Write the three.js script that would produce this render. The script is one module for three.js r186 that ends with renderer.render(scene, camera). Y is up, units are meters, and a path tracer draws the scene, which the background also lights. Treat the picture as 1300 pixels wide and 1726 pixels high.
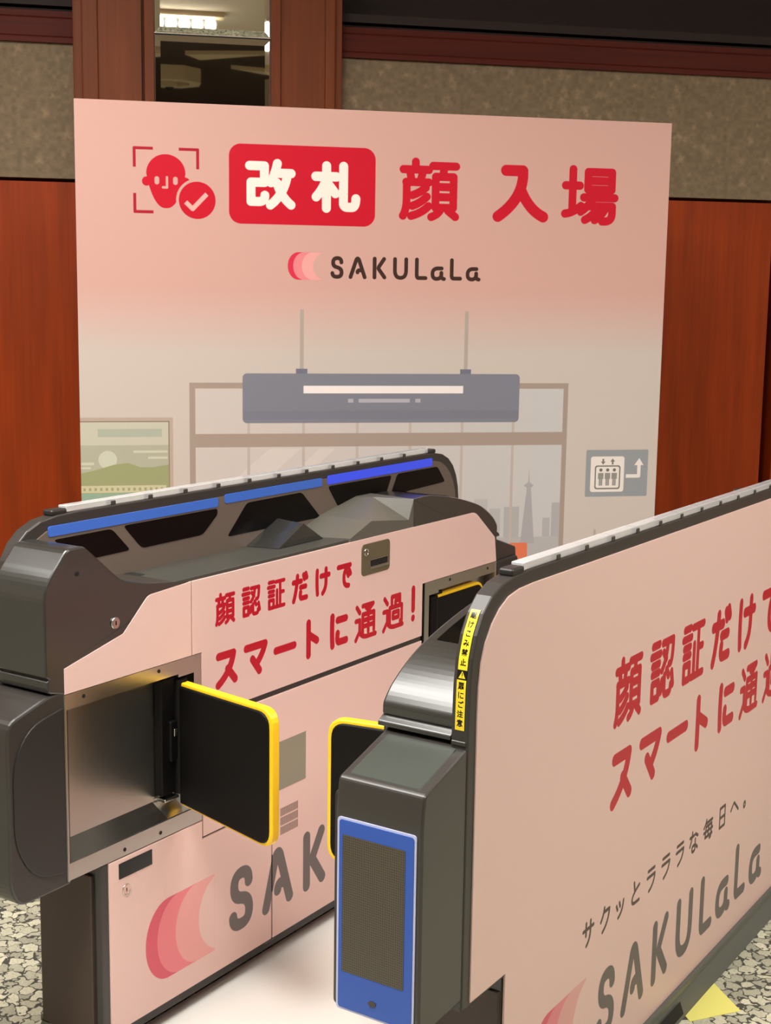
import * as THREE from 'three';
import { RoundedBoxGeometry } from 'three/addons/geometries/RoundedBoxGeometry.js';
import { mergeGeometries } from 'three/addons/utils/BufferGeometryUtils.js';
import { RectAreaLightUniformsLib } from 'three/addons/lights/RectAreaLightUniformsLib.js';

// ---------------------------------------------------------------- camera, light, exposure
const scene = new THREE.Scene();
scene.background = new THREE.Color(0x000000);
const camera = new THREE.PerspectiveCamera(2 * Math.atan(863 / 2330) * 180 / Math.PI, 1300 / 1726, 0.05, 60);
camera.position.set(0, 1.6, 0);
camera.rotation.set(-0.15515, 0.58062, 0.01463, 'YXZ');
const renderer = new THREE.WebGLRenderer({ antialias: true });
renderer.toneMapping = THREE.LinearToneMapping;
renderer.toneMappingExposure = 1.82;
renderer.shadowMap.enabled = true;
RectAreaLightUniformsLib.init();
const LAMP = new THREE.Color().setRGB(1.0, 0.98, 0.935);     // warm white lamps
const PANEL_POWER = 15, BAR_POWER = 20;
const CEILING_Y = 3.3, WALL_TURN = Math.PI / 4;              // the room stands at 45 degrees to the gates
// ceiling panels, some added unseen to brighten the gates and mat, in the room's own frame (u along the back wall, w away from it): [u, w, width, depth, strength]
const PANELS = [[-2.7, -2.6, 0.6, 2.4, 0.15], [-0.6, -2.65, 1.6, 1.2, 0.32], [-0.45, -1.35, 0.8, 0.8, 1.95], [2.1, -1.4, 0.8, 0.8, 0.6], [3.5, -1.7, 0.8, 0.8, 1.4], [-1.6, 0.9, 0.8, 0.8, 0.35], [-2.0, 2.9, 0.8, 0.8, 0.4], [0.3, 3.2, 0.8, 0.8, 0.4], [2.6, 1.2, 0.8, 0.8, 1.85]];

// ---------------------------------------------------------------- helpers
let seed = 7;
const rnd = () => { seed = (seed * 1664525 + 1013904223) >>> 0; return seed / 4294967296; };
const taken = new Map();
const numbered = (n) => { const k = taken.get(n) ?? 0; taken.set(n, k + 1); return k ? n + '_' + String(k).padStart(3, '0') : n; };
function part(name, geo, mat, parent) {
  const m = new THREE.Mesh(Array.isArray(geo) ? mergeGeometries(geo.map((g) => (g.index ? g.toNonIndexed() : g))) : geo, mat);
  m.name = name; m.castShadow = true; m.receiveShadow = true; parent.add(m); return m;
}
function thing(name, label, category, group) {
  const g = new THREE.Group(); g.name = numbered(name); g.userData = { label, category }; if (group) g.userData.group = group;
  scene.add(g); return g;
}
function solo(name, geo, mat, label, category, group) {
  const m = part(numbered(name), geo, mat, scene); m.userData = { label, category }; if (group) m.userData.group = group; return m;
}
function struct(name, geo, mat) { const m = part(name, geo, mat, scene); m.userData = { kind: 'structure' }; m.rotation.y = WALL_TURN; return m; }
const noUV2 = (g) => { for (const k of Object.keys(g.attributes)) if (!['position', 'normal', 'uv'].includes(k)) g.deleteAttribute(k); return g; };
function bx(x0, x1, y0, y1, z0, z1, r = 0) {
  const w = x1 - x0, h = y1 - y0, d = z1 - z0;
  const g = r > 0 ? new RoundedBoxGeometry(w, h, d, 2, Math.min(r, w / 2.01, h / 2.01, d / 2.01)) : new THREE.BoxGeometry(w, h, d);
  g.translate((x0 + x1) / 2, (y0 + y1) / 2, (z0 + z1) / 2); return noUV2(g);
}
// a box whose uv is in metres on every side
function boxM(x0, x1, y0, y1, z0, z1, r = 0) {
  const g0 = bx(x0, x1, y0, y1, z0, z1, r), g = g0.index ? g0.toNonIndexed() : g0, p = g.attributes.position, n = g.attributes.normal, uv = g.attributes.uv;
  for (let i = 0; i < p.count; i++) {
    const ax = Math.abs(n.getX(i)), ay = Math.abs(n.getY(i)), az = Math.abs(n.getZ(i));
    if (az >= ax && az >= ay) uv.setXY(i, p.getX(i), p.getY(i)); else if (ax >= ay) uv.setXY(i, p.getZ(i), p.getY(i)); else uv.setXY(i, p.getX(i), p.getZ(i));
  }
  return g;
}
// extrude a (z, y) outline along x, from x0 to x1
function exX(pts, x0, x1, bevel = 0, holes = [], curve = 8) {
  const mk = (C, q) => { const s = new C(); q.forEach(([z, y], i) => i ? s.lineTo(-z, y) : s.moveTo(-z, y)); s.closePath(); return s; };
  const s = mk(THREE.Shape, pts); holes.forEach((h) => s.holes.push(mk(THREE.Path, h)));
  const g = new THREE.ExtrudeGeometry(s, { depth: x1 - x0 - 2 * bevel, bevelEnabled: bevel > 0, bevelThickness: bevel, bevelSize: bevel, bevelOffset: -bevel, bevelSegments: 2, curveSegments: curve });
  g.translate(0, 0, bevel); g.rotateY(Math.PI / 2); g.translate(x0, 0, 0); return g;
}
// outline of a rounded rectangle in (a, b)
function rr(a0, a1, b0, b1, r, n = 5) {
  const o = []; for (const [ca, cb, s] of [[a1 - r, b1 - r, 0], [a0 + r, b1 - r, 1], [a0 + r, b0 + r, 2], [a1 - r, b0 + r, 3]])
    for (let i = 0; i <= n; i++) { const t = (s + i / n) * Math.PI / 2; o.push([ca + r * Math.cos(t), cb + r * Math.sin(t)]); }
  return o;
}
function roundCorners(pts, rad, n = 4) {           // pts: [a, b, r?]
  const o = [], N = pts.length;
  for (let i = 0; i < N; i++) {
    const p = pts[(i + N - 1) % N], c = pts[i], q = pts[(i + 1) % N], r = c[2] ?? rad;
    const l1 = Math.hypot(p[0] - c[0], p[1] - c[1]), l2 = Math.hypot(q[0] - c[0], q[1] - c[1]), k = Math.min(r, l1 / 2, l2 / 2);
    if (k <= 0) { o.push([c[0], c[1]]); continue; }
    const A = [c[0] + (p[0] - c[0]) * k / l1, c[1] + (p[1] - c[1]) * k / l1], B = [c[0] + (q[0] - c[0]) * k / l2, c[1] + (q[1] - c[1]) * k / l2];
    for (let j = 0; j <= n; j++) { const t = j / n, a = (1 - t) * (1 - t), b = 2 * t * (1 - t), d = t * t; o.push([a * A[0] + b * c[0] + d * B[0], a * A[1] + b * c[1] + d * B[1]]); }
  }
  return o;
}
function faces(list) {                             // flat faces, each a list of [x, y, z]
  const P = [], U = [];
  for (const f of list) for (let i = 1; i < f.length - 1; i++) for (const v of [f[0], f[i], f[i + 1]]) { P.push(...v); U.push(v[2], v[1]); }
  const g = new THREE.BufferGeometry(); g.setAttribute('position', new THREE.Float32BufferAttribute(P, 3)); g.setAttribute('uv', new THREE.Float32BufferAttribute(U, 2));
  g.computeVertexNormals(); return g;
}
function planarUV(g, fu, fv) { const p = g.attributes.position, uv = g.attributes.uv; for (let i = 0; i < p.count; i++) uv.setXY(i, fu(p.getX(i), p.getY(i), p.getZ(i)), fv(p.getX(i), p.getY(i), p.getZ(i))); return g; }
function disc(x, y, z, r, depth, seg = 16) { const g = new THREE.CylinderGeometry(r, r, depth, seg); g.rotateZ(Math.PI / 2); g.translate(x, y, z); return g; }

// ---------------------------------------------------------------- lettering: single-stroke glyphs on a 100 x 100 square
const GO = 'M9 7H35|M4 23H40|M9 38H36|M9 52H36|M10 67H35V92H10Z|';
const SHIN = 'M8 8L22 24|M4 44H22V74Q14 82 4 95|M22 76Q32 92 60 92H98|';
const GLYPH = {
  '改': 'M6 10H38V46H9V88H26Q39 88 39 74|M66 4Q61 28 52 46|M60 25H96|M88 27Q82 70 51 95|M65 46Q74 76 96 94',
  '札': 'M6 28H52|M30 5V96|M28 38Q20 58 7 72|M34 44L50 64|M68 5V84Q68 93 78 93H86Q96 93 96 74',
  '顔': 'M27 4V15|M6 17H50|M17 19L20 34|M40 19L36 34|M11 38H50|M12 38V66Q12 85 6 95|M45 47Q34 56 22 60|M47 62Q36 73 22 78|M50 78Q38 90 20 95|M57 10H97|M77 12L74 27|M62 28H93V80H62Z|M62 45H93|M62 62H93|M70 85Q66 92 55 96|M84 85L97 95',
  '入': 'M22 9H54Q58 58 8 93|M52 46Q68 80 95 92',
  '場': 'M18 5V74|M5 33H31|M5 82Q20 80 34 68|M46 9H90V39H46Z|M46 24H90|M39 53H96|M57 54Q46 70 34 78|M47 68H92V80Q92 94 78 94H74|M66 70Q58 84 42 92|M80 70Q74 84 60 92',
  '認': GO + 'M50 9H93Q93 44 84 47H78|M70 10Q68 38 49 52|M54 24L66 36|M50 68L46 86|M60 62V84Q60 94 70 94H80Q88 94 88 82|M69 54L78 66|M91 62L97 84',
  '証': GO + 'M47 9H96|M73 9V90|M73 46H93|M55 38V90|M45 92H97',
  'だ': 'M8 28H58|M34 8Q28 60 10 94|M54 50H86|M54 68Q47 90 64 90H92|M73 8L79 22|M87 5L93 19',
  'け': 'M13 8Q9 50 15 92|M38 30H92|M72 8V50Q72 80 50 94',
  'で': 'M6 16H90Q46 24 46 62Q46 92 80 92|M70 42L77 55|M85 36L92 49',
  'ス': 'M10 14H84Q70 66 8 94|M55 54L92 90', 'マ': 'M6 14H92Q80 46 52 68|M34 50L66 90', 'ー': 'M7 50H93', 'ト': 'M32 5V95|M34 38L86 60',
  'に': 'M13 8Q9 50 14 92|M44 22H92|M44 60Q37 86 56 86H94',
  '通': SHIN + 'M36 8H86L68 20|M52 14L63 22|M36 31H90V80|M36 31V82|M63 31V80|M36 47H90|M36 63H90',
  '過': SHIN + 'M44 34V8H84V34|M62 34V21H84|M34 82V37H94V80H86|M50 52H78V68H50Z',
  '！': 'M50 5V66|M50 91V92',
  'サ': 'M6 32H94|M30 8V54|M68 8V40Q68 78 36 94', 'ク': 'M36 6Q30 34 6 52|M36 22H84Q78 74 24 96', 'ッ': 'M14 42L26 60|M44 36L54 54|M88 38Q82 80 36 94',
  'と': 'M34 8L42 42|M86 30Q18 52 18 74Q18 92 50 92H88', 'ラ': 'M16 12H84|M8 38H90Q84 80 30 96',
  'な': 'M6 24H54|M32 6Q28 40 8 62|M66 22L92 36|M66 44V80Q66 94 48 94Q32 94 32 80Q32 68 50 68Q74 70 92 88',
  '毎': 'M30 4Q24 22 6 34|M24 18H92|M28 34H86L80 90Q78 96 66 94|M28 34L20 80H92|M6 56H96|M55 36L49 78', '日': 'M16 6H84V94H16Z|M16 50H84',
  'へ': 'M6 60L36 34Q42 30 48 36L96 78', '。': 'M26 72Q40 72 40 84Q40 96 26 96Q12 96 12 84Q12 72 26 72',
  '駆': 'M8 6V52|M8 8H42|M8 22H40|M8 36H40|M25 8V50|M8 52H44Q44 90 34 92|M6 66L4 86|M18 66V80|M30 64V78|M54 10H98|M54 10V90H98|M62 26L92 74|M90 26L62 76',
  'こ': 'M20 16H78Q70 28 60 30|M22 62Q14 88 40 88H88', 'み': 'M16 16H50Q44 60 22 80Q8 84 8 70Q8 54 40 58Q70 64 94 78|M78 40Q78 74 56 94',
  '禁': 'M4 16H46|M25 4V44|M25 18L6 40|M25 18L44 36|M54 16H96|M75 4V44|M75 18L56 40|M75 18L94 38|M22 52H78|M6 66H94|M50 66V94|M28 76L14 92|M72 76L86 92',
  '止': 'M50 6V90|M50 44H88|M22 36V90|M4 92H96',
  '扉': 'M8 6H92|M14 20H88V38H14|M14 20V50Q14 80 4 96|M42 46V96|M26 58H42|M26 72H42|M24 86H42|M62 46V96|M62 58H90|M62 72H90|M62 86H92',
  'ご': 'M16 20H72Q64 30 54 32|M20 62Q12 88 38 88H84|M80 4L86 16|M92 2L98 14', '注': 'M10 10L22 22|M4 36L18 46|M6 94L24 64|M58 4L68 16|M34 28H94|M40 58H90|M64 28V92|M30 92H98',
  '意': 'M50 2V10|M12 12H88|M32 14L36 26|M68 14L64 26|M4 28H96|M24 38H76V64H24Z|M24 51H76|M14 74L6 92|M32 72V88Q32 95 44 95H62Q70 95 72 82|M50 68L58 80|M84 72L94 88',
  'S': 'M88 26Q88 6 54 6Q16 6 16 28Q16 46 52 50Q90 55 90 74Q90 95 50 95Q12 95 10 78', 'A': 'M8 95L42 12Q50 0 58 12L93 95|M78 62H62Q50 62 50 72',
  'K': 'M14 5V95|M84 6L46 44Q40 50 46 56L88 94', 'U': 'M10 5V58Q10 95 50 95Q90 95 90 58V5', 'L': 'M12 5V78Q12 94 30 94H92',
  'a': 'M76 16H52Q10 16 10 58Q10 95 40 95Q72 95 74 62V50|M74 50V72Q75 94 94 95',
};
class Print {
  constructor(w, h, pxPerM, base) {
    this.s = pxPerM; this.h = h; this.c = document.createElement('canvas'); this.c.width = Math.round(w * pxPerM); this.c.height = Math.round(h * pxPerM);
    this.g = this.c.getContext('2d'); this.g.fillStyle = base; this.g.fillRect(0, 0, this.c.width, this.c.height); this.g.lineCap = 'round'; this.g.lineJoin = 'round';
  }
  X(x) { return x * this.s; } Y(y) { return (this.h - y) * this.s; }
  rect(x0, x1, y0, y1, col) { this.g.fillStyle = col; this.g.fillRect(this.X(x0), this.Y(y1), (x1 - x0) * this.s, (y1 - y0) * this.s); }
  round(x0, x1, y0, y1, r, col) { this.poly(rr(x0, x1, y0, y1, r, 8), col); }
  poly(pts, col) { const g = this.g; g.fillStyle = col; g.beginPath(); pts.forEach(([x, y], i) => i ? g.lineTo(this.X(x), this.Y(y)) : g.moveTo(this.X(x), this.Y(y))); g.closePath(); g.fill(); }
  line(pts, w, col, cap = 'round') { const g = this.g; g.strokeStyle = col; g.lineWidth = w * this.s; g.lineCap = cap; g.beginPath(); pts.forEach(([x, y], i) => i ? g.lineTo(this.X(x), this.Y(y)) : g.moveTo(this.X(x), this.Y(y))); g.stroke(); g.lineCap = 'round'; }
  circle(x, y, r, col) { const g = this.g; g.fillStyle = col; g.beginPath(); g.arc(this.X(x), this.Y(y), r * this.s, 0, 7); g.fill(); }
  // glyph into the box x0..x1, y0..y1; the strokes stay inside it
  glyph(ch, x0, x1, y0, y1, w, col) {
    const g = this.g, i = w / 2, mx = (v) => this.X(x0 + i + v / 100 * (x1 - x0 - w)), my = (v) => this.Y(y1 - i - v / 100 * (y1 - y0 - w));
    g.strokeStyle = col; g.lineWidth = w * this.s;
    for (const sub of GLYPH[ch].split('|')) {
      let x = 0, y = 0; g.beginPath();
      for (const [, c, a] of sub.matchAll(/([MLHVQZ])([^MLHVQZ]*)/g)) {
        const n = a.trim().split(/\s+/).map(Number);
        if (c === 'M') { [x, y] = n; g.moveTo(mx(x), my(y)); } else if (c === 'L') { [x, y] = n; g.lineTo(mx(x), my(y)); }
        else if (c === 'H') { x = n[0]; g.lineTo(mx(x), my(y)); } else if (c === 'V') { y = n[0]; g.lineTo(mx(x), my(y)); }
        else if (c === 'Q') { g.quadraticCurveTo(mx(n[0]), my(n[1]), mx(n[2]), my(n[3])); x = n[2]; y = n[3]; } else g.closePath();
      }
      g.stroke();
    }
  }
  texture() { const t = new THREE.CanvasTexture(this.c); t.colorSpace = THREE.SRGBColorSpace; t.anisotropy = 8; return t; }
}
// the logo mark: a red disc trailing into paler ones
function swoosh(P, x, y, w, h, cols) {            // x, y: left edge and middle; overlapping discs that move right, each cut by the next
  const g = P.g, r = h / 2; g.save(); g.beginPath();
  g.rect(P.X(x), P.Y(y + r), w * P.s, h * P.s); g.clip();
  const body = (dx, col, kx = 0.8) => { g.fillStyle = col; g.beginPath(); g.ellipse(P.X(x + dx + r * kx), P.Y(y), r * kx * P.s, r * P.s, 0, 0, 7); g.fill(); g.fillRect(P.X(x + dx + r * kx), P.Y(y + r), w * P.s, h * P.s); };
  body(0, cols[0]); body(w * 0.16, cols[1]); body(w * 0.42, cols[2]); body(w * 0.76, cols[3], 0.9);
  g.restore();
}
const RED = '#bf0824', INK = '#3a241c';
function sakulala(P, x, y0, y1, k, w, col) {      // k: scale along the line
  const h = y1 - y0, W = [[0, .49, 'S', 1], [.58, 1.24, 'A', 1], [1.34, 1.90, 'K', 1], [2.02, 2.60, 'U', 1], [2.74, 3.23, 'L', 1], [3.26, 3.84, 'a', .70], [3.90, 4.38, 'L', 1], [4.43, 5.0, 'a', .70]];
  for (const [a, b, ch, t] of W) P.glyph(ch, x + a * k, x + b * k, y0, y0 + h * t, w, col);
}

// ---------------------------------------------------------------- prints
const PINK = '#e5c2b9';
function slogan(P, kind) {                        // the two lines on a gate side
  const L1 = kind === 'aisle' ? [.479, .868, .949, .0925, .075, 0.0130] : [.567, .768, .919, .1745, .146, 0.0245];
  [...'顔認証だけで'].forEach((ch, i) => { const x = L1[0] + i * L1[3]; P.glyph(ch, x, x + L1[4], L1[1], L1[2], L1[5] * (i < 3 ? 0.72 : 1), RED); });
  const two = kind === 'aisle'
    ? [['ス', .478, .566, .722, .822], ['マ', .577, .676, .722, .820], ['ー', .686, .787, .722, .822], ['ト', .800, .882, .720, .828], ['に', .910, 1.002, .720, .827], ['通', 1.022, 1.130, .718, .828], ['過', 1.150, 1.260, .718, .828], ['！', 1.265, 1.345, .720, .832]]
    : [['ス', .567, .686, .600, .738], ['マ', .704, .836, .602, .734], ['ー', .848, .988, .617, .748], ['ト', .996, 1.118, .598, .741], ['に', 1.158, 1.284, .599, .738], ['通', 1.312, 1.456, .597, .741], ['過', 1.484, 1.628, .597, .742], ['！', 1.64, 1.75, .6, .742]];
  const w = kind === 'aisle' ? 0.0185 : 0.0250;
  for (const [ch, a, b, c, d] of two) P.glyph(ch, a, b, c, d, w * ('通過'.includes(ch) ? 0.68 : 1), RED);
}
const PX = 2048 / 1.8;
const aisleP = new Print(1.8, 1.2, PX, PINK);
slogan(aisleP, 'aisle');
swoosh(aisleP, .25, .208, .226, .184, ['#d9576a', '#ea8088', '#e9a49f', PINK]);
sakulala(aisleP, .520, .122, .292, .209, .029, '#645a57');
const outerP = new Print(1.8, 1.2, PX, PINK);
slogan(outerP, 'outer');
[['サ', .466, .526], ['ク', .547, .605], ['ッ', .618, .672], ['と', .694, .754], ['ラ', .778, .835], ['ラ', .858, .918], ['ラ', .940, 1.000], ['な', 1.022, 1.086], ['毎', 1.110, 1.180], ['日', 1.210, 1.268], ['へ', 1.292, 1.358], ['。', 1.384, 1.434]]
  .forEach(([ch, a, b]) => outerP.glyph(ch, a, b, .357, .419, .0075, '#4a352e'));
swoosh(outerP, .262, .205, .232, .184, ['#d9576a', '#e2828a', '#e0a49f', PINK]);
sakulala(outerP, .543, .121, .284, .2055, .0265, '#645a57');

const BW = 1.875, BH = 2.16;
const boardP = new Print(BW, BH, 2048 / BH, '#c79c91');
(function drawBoard(P) {
  const g = P.g, gr = g.createLinearGradient(0, P.Y(1.62), 0, P.Y(1.42));
  gr.addColorStop(0, '#c79c91'); gr.addColorStop(0.3, '#c7a298'); gr.addColorStop(1, '#c0b3aa'); g.fillStyle = gr; g.fillRect(0, P.Y(1.62), P.c.width, P.c.height);
  // face icon
  const DR = '#a51428';
  for (const q of [[[.173, 1.970], [.173, 2.025], [.228, 2.025]], [[.305, 2.025], [.361, 2.025], [.361, 1.968]], [[.173, 1.893], [.173, 1.839], [.228, 1.839]]]) P.line(q, .0085, DR, 'butt');
  const head = []; for (let i = 0; i < 48; i++) { const t = i / 48 * 2 * Math.PI, c = Math.cos(t), s = Math.sin(t); head.push(s >= 0 ? [.266 + .058 * c, 1.953 + .056 * s] : [.266 + .058 * Math.sign(c) * Math.pow(Math.abs(c), .8) * (1 + .24 * s), 1.953 + .102 * s]); }
  P.poly(head, RED); P.circle(.2085, 1.929, .0135, RED); P.circle(.3235, 1.929, .0135, RED);
  P.glyph('！', .2302, .2478, 1.9175, 1.9455, .0001, RED);
  P.line([[.239, 1.937], [.239, 1.927]], .0145, '#c79c91'); P.line([[.294, 1.937], [.294, 1.927]], .0145, '#c79c91');
  P.line([[.269, 1.942], [.269, 1.912], [.257, 1.912]], .0075, '#c79c91');
  P.circle(.359, 1.8765, .0635, '#c79c91'); P.circle(.359, 1.8765, .055, RED); P.line([[.324, 1.871], [.345, 1.851], [.388, 1.896]], .014, '#eba69d', 'butt');
  // 改札 in a red box, 顔 入場
  P.round(.455, .907, 1.811, 2.048, .036, RED);
  P.glyph('改', .495, .664, 1.848, 2.012, .0278, '#f0ddd3'); P.glyph('札', .698, .866, 1.844, 2.012, .0285, '#f0ddd3');
  P.glyph('顔', .972, 1.182, 1.826, 2.032, .0248, RED); P.glyph('入', 1.272, 1.478, 1.824, 2.028, .034, RED); P.glyph('場', 1.503, 1.711, 1.822, 2.028, .0258, RED);
  swoosh(P, .635, 1.687, .104, .084, ['#cf2d48', '#dc7f83', '#e09c96', '#c79c91']);
  sakulala(P, .765, 1.647, 1.723, .0978, .0118, INK);
  // the station hall
  const FR = '#9d8c80', GL = '#dccdc4', LG = '#d8cdc8';
  P.rect(.331, 1.557, .0, 1.327, FR); P.rect(.349, 1.541, .0, 1.309, GL); 
  const cool = g.createLinearGradient(P.X(.349), 0, P.X(1.541), 0); cool.addColorStop(0, '#c2b6af'); cool.addColorStop(1, '#bcb7b5'); g.fillStyle = cool; g.fillRect(P.X(.349), P.Y(1.309), 1.192 * P.s, 1.309 * P.s);
  for (const [a, b] of [[.36, .10], [.52, .05]]) P.poly([[a, .93], [a + b, .93], [a + b + .22, 1.12], [a + .22, 1.12]], '#c8bdb6');
  for (const [a, b, c, col] of [[1.249, 1.294, .95, '#b0aba9'], [1.300, 1.338, .918, '#ada8a6'], [1.350, 1.402, .923, '#a8a3a2'], [1.483, 1.508, .885, '#a8a3a2'], [1.513, 1.541, .935, '#a6a1a0'], [.95, 1.541, .822, '#aba6a4']]) P.rect(a, b, .3, c, col);
  P.poly([[1.408, .80], [1.426, .985], [1.415, .993], [1.424, .999], [1.430, 1.004], [1.4325, 1.052], [1.435, 1.004], [1.441, .999], [1.450, .993], [1.440, .985], [1.456, .80]], '#a29d9d');
  for (const x of [.514, .687, .859, 1.031, 1.202, 1.373]) P.rect(x - .0045, x + .0045, .0, 1.30, '#b3a59c');
  P.rect(.331, 1.557, 1.126, 1.168, FR);
  for (const x of [.680, 1.2095]) { P.rect(x - .006, x + .006, 1.365, 1.555, '#a89a90'); P.rect(x - .018, x + .018, 1.350, 1.371, '#6d6c7b'); }
  P.round(.495, 1.391, 1.201, 1.356, .014, '#797983'); P.rect(.497, 1.389, 1.212, 1.240, '#74747f');
  P.rect(.686, 1.203, 1.294, 1.318, '#e4dad6'); P.rect(.828, .845, 1.265, 1.277, '#a8a4ab'); P.rect(.862, 1.028, 1.265, 1.277, '#a8a4ab'); P.rect(1.046, 1.063, 1.265, 1.277, '#a8a4ab');
  // framed picture
  P.rect(0, .280, .70, 1.220, '#ae9c8e'); P.rect(0, .269, .70, 1.209, '#7f7060'); P.rect(0, .266, .70, 1.206, '#bbb6a4'); P.rect(0, .266, .70, 1.135, '#a7a490');
  P.rect(.052, .246, 1.160, 1.185, '#a4a897'); P.circle(.081, 1.090, .028, '#bebdaa');
  P.rect(.159, .263, 1.111, 1.118, '#bfbda8'); P.rect(.203, .263, 1.092, 1.099, '#bfbda8'); P.rect(.0, .04, 1.074, 1.082, '#bfbda8'); P.rect(.0, .03, 1.062, 1.068, '#bfbda8');
  P.poly([[0, 1.048], [.05, 1.06], [.10, 1.075], [.142, 1.08], [.18, 1.066], [.215, 1.066], [.266, 1.074], [.266, .98], [0, .98]], '#94966c');
  P.rect(0, .258, .988, 1.010, '#beb795'); for (let i = 0; i < 15; i++) P.rect(.006 + i * .0168, .013 + i * .0168, .994, 1.003, '#97936f');
  P.rect(0, .266, .70, .986, '#94a283'); P.poly([[0, .96], [.17, .978], [.266, .985], [.266, .988], [0, .986]], '#8aa08c'); P.rect(0, .266, .70, .94, '#9a9f7d');
  // lift sign
  P.round(1.627, 1.844, .952, 1.108, .005, '#8e9093'); P.round(1.644, 1.761, .968, 1.086, .008, '#ded3cb'); P.round(1.659, 1.748, .977, 1.056, .008, '#6d6762'); P.round(1.663, 1.744, .981, 1.052, .006, '#ddd3cc');
  for (const x of [1.680, 1.7035, 1.727]) { P.circle(x, 1.041, .0056, '#6f6965'); P.rect(x - .0095, x + .0095, 1.011, 1.031, '#8c8781'); P.rect(x - .006, x - .0005, .989, 1.012, '#8c8781'); P.rect(x + .0005, x + .006, .989, 1.012, '#8c8781'); }
  P.rect(1.684, 1.690, 1.067, 1.078, '#77716d'); P.poly([[1.679, 1.069], [1.695, 1.069], [1.687, 1.059]], '#77716d'); P.rect(1.717, 1.723, 1.059, 1.070, '#77716d'); P.poly([[1.712, 1.069], [1.728, 1.069], [1.720, 1.079]], '#77716d');
  P.line([[1.768, 1.020], [1.813, 1.020], [1.813, 1.060]], .012, '#ded3cb', 'butt'); P.poly([[1.796, 1.056], [1.829, 1.056], [1.813, 1.080]], '#ded3cb');
  // orange benches at the foot of the picture
  P.round(1.37, 1.433, .60, .803, .008, '#d5714f'); P.round(1.606, 1.70, .60, .805, .008, '#a3574a'); P.rect(1.662, 1.670, .80, .842, '#a89a90');
})(boardP);

// ---------------------------------------------------------------- procedural surface textures
const lerp = (a, b, t) => a + (b - a) * t, sm = (t) => t * t * (3 - 2 * t);
function lattice(nx, ny) { const a = new Float32Array(nx * ny); for (let i = 0; i < a.length; i++) a[i] = rnd(); return (x, y) => { const ix = Math.floor(x), iy = Math.floor(y), fx = sm(x - ix), fy = sm(y - iy), X = ((ix % nx) + nx) % nx, X1 = (X + 1) % nx, Y = ((iy % ny) + ny) % ny, Y1 = (Y + 1) % ny; return lerp(lerp(a[Y * nx + X], a[Y * nx + X1], fx), lerp(a[Y1 * nx + X], a[Y1 * nx + X1], fx), fy); }; }
function dataTex(n, f, size, srgb = true) {
  const d = new Uint8Array(n * n * 4);
  for (let y = 0; y < n; y++) for (let x = 0; x < n; x++) { const c = f(x / n, y / n), o = (y * n + x) * 4; d[o] = c[0]; d[o + 1] = c[1]; d[o + 2] = c[2]; d[o + 3] = 255; }
  const t = new THREE.DataTexture(d, n, n); t.wrapS = t.wrapT = THREE.RepeatWrapping; t.magFilter = THREE.LinearFilter; t.minFilter = THREE.LinearMipmapLinearFilter; t.generateMipmaps = true;
  if (srgb) t.colorSpace = THREE.SRGBColorSpace; t.repeat.set(1 / size, 1 / size); t.needsUpdate = true; return t;
}
function woodTex(base, spread) {
  const a = lattice(32, 4), b = lattice(128, 6), c = lattice(400, 8);
  return dataTex(768, (u, v) => { const w = a(u * 32 + 0.6 * b(u * 20, v * 6), v * 4) * 0.5 + b(u * 128, v * 6) * 0.3 + c(u * 400, v * 8) * 0.2, k = 1 + (w - 0.5) * spread; return base.map((q) => Math.min(255, q * k)); }, 1.2);
}
const woodT = woodTex([146, 54, 10], 0.26), woodDarkT = woodTex([120, 62, 34], 0.22), beamT = woodTex([84, 30, 20], 0.22);
const paperT = (() => {
  const fl = []; for (let i = 0; i < 260; i++) fl.push([rnd(), rnd(), 0.012 + rnd() * 0.016, rnd() * 6.3, 3 + Math.floor(rnd() * 3), 0.35 + rnd() * 0.65]);
  const n = lattice(64, 64), m = lattice(400, 400);
  return dataTex(768, (u, v) => {
    let k = 0.86 + 0.14 * n(u * 64, v * 64) + 0.10 * m(u * 400, v * 400);
    for (const [x, y, r, p, q, s] of fl) { let dx = u - x, dy = v - y; dx -= Math.round(dx); dy -= Math.round(dy); const d = Math.hypot(dx, dy); if (d < r * 1.6) { const e = r * (0.95 + 0.25 * Math.cos(q * (Math.atan2(dy, dx) + p))); if (d < e) k += 0.20 * s * sm(1 - d / e); } }
    return [130 * k, 111 * k, 87 * k];
  }, 0.9);
})();
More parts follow.
